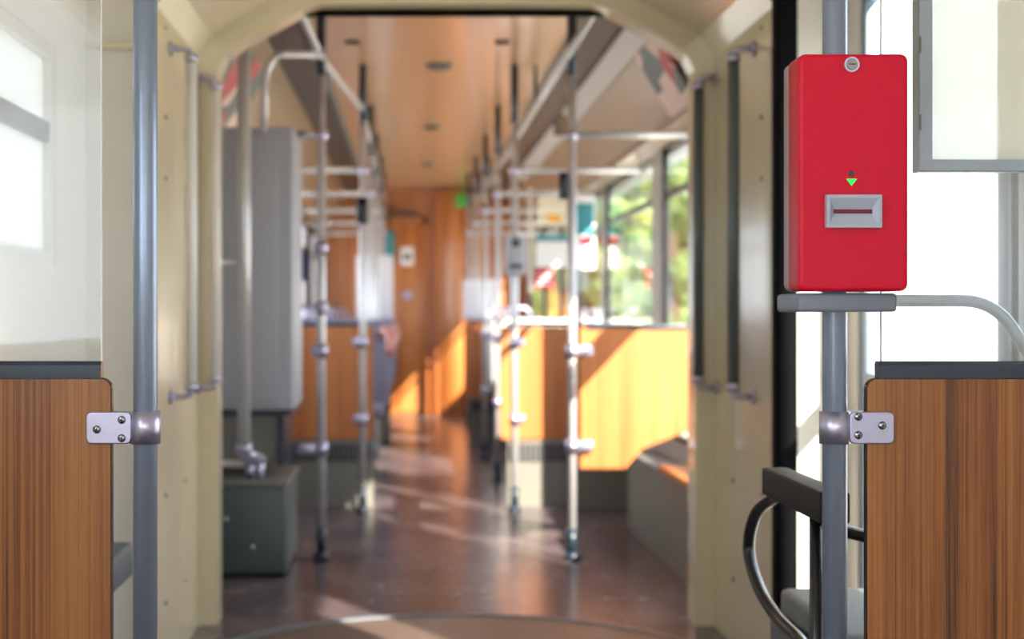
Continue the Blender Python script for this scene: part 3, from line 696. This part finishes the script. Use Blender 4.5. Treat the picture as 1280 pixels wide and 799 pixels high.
# adverts on the right cove
def advert(y, w, lab, mt):
    P = [(1.145, 1.825), (.975, 2.115), (.966, 2.110), (1.136, 1.820)]
    o = MB().prism(P, 'y', y, y+w).build('advert_panel', mt, org=(1.05, y, 1.9)); tag(o, lab, 'advertisement')
advert(5.0, .42, 'pink and grey advert strip on the right cove, nearest the arch', M['ad'])
o = MB().prism([(2*CX-a, b) for a, b in [(1.145, 1.825), (.975, 2.115), (.966, 2.110), (1.136, 1.820)]], 'y', 5.2, 6.6).build('advert_panel', M['ad'], org=(-.75, 5.2, 1.9)); tag(o, 'red and grey advert strip on the left cove above the grey cabinet', 'advertisement')
advert(5.6, .5, 'pink and grey advert strip on the right cove, further from the arch', M['ad'])
# cove light fixtures
lf = empty('strip_light', (.94, 7, 2.18), 'long unlit strip light fixture along the right cove', 'light fixture')
MB().prism([(.90, 2.20), (.97, 2.12), (.985, 2.135), (.93, 2.22)], 'y', 4.85, 8.4).build('diffuser', M['shell'], lf)
for yy in (4.85, 8.4): MB().box(.90, .985, yy, yy+.02, 2.12, 2.2).build('end_cap', M['upper'], lf)
dup(lf, (.94, 10.8, 2.18), 'unlit strip light fixture along the right cove, toward the end wall', scale=(1, .9, 1))
# ceiling speakers / discs
g1 = empty('ceiling_grille', (CX, 7.21, ZC-.02), 'round grey ceiling grille on the aisle centreline, nearest and largest', 'ceiling vent')
MB().cyl((CX, 7.21, ZC-.02), (CX, 7.21, ZC-.001), .062, .067).build('rim', M['kick'], g1); MB().cyl((CX, 7.21, ZC-.026), (CX, 7.21, ZC-.02), .035, .04).build('core', M['recess'], g1)
dup(g1, (CX, 9.55, ZC-.02), 'round ceiling grille on the aisle centreline, second along', scale=(.8, .8, 1))
dup(g1, (CX, 11.9, ZC-.02), 'round ceiling grille on the aisle centreline, furthest', scale=(.8, .8, 1))
for x_, w in ((-.265, 'left'), (.43, 'right')):
    o = MB().cyl((x_, 6.6, ZC-.012), (x_, 6.6, ZC-.001), .035).build('ceiling_disc', M['recess'], org=(x_, 6.6, ZC-.01)); tag(o, 'small dark ceiling disc, %s of the nearest pair' % w, 'ceiling fitting')
# end wall signs
o = MB().box(-.09, .04, YE-.045, YE-.026, 1.50, 1.68, .004).build('door_notice', M['white'], org=(-.02, YE-.03, 1.5)); tag(o, 'white notice on the wooden end door', 'notice')
MB().box(-.06, .01, YE-.047, YE-.0455, 1.55, 1.62).build('pictogram', M['recess'], o)
o = MB().box(-.245, -.15, YE-.065, YE-.045, 1.55, 1.85, .004).build('blue_notice', M['teal'], org=(-.2, YE-.05, 1.55)); tag(o, 'teal notice at the left of the wooden end door', 'notice')
o = MB().box(.45, .57, YE-.32, YE-.29, 2.06, 2.19, .006).box(.50, .52, YE-.31, YE-.30, 2.18, ZC).build('exit_sign', M['green'], org=(.5, YE-.1, 2.06)); tag(o, 'green lit sign high at the right of the end wall', 'sign')
o = MB().box(-.28, .1, YE-.14, YE-.002, 1.99, 2.02, .004).build('door_closer', M['recess'], org=(-.1, YE-.1, 1.99)); tag(o, 'thin dark bar above the wooden end door', 'door closer')
# navy cloth & orange card near the left pole
o = MB().prism([(-.475, 1.30), (-.435, 1.27), (-.445, 1.14), (-.475, 1.16)], 'y', 6.12, 6.22, .008).build('hanging_cloth', M['navy'], org=(-.45, 6.15, 1.14)); tag(o, 'dark navy cloth hanging at the right rear edge of the grey cabinet', 'cloth')

for o in ORGS:
    if 'org' in o: del o['org']
for o in S.objects:
    if 'org' in o: del o['org']
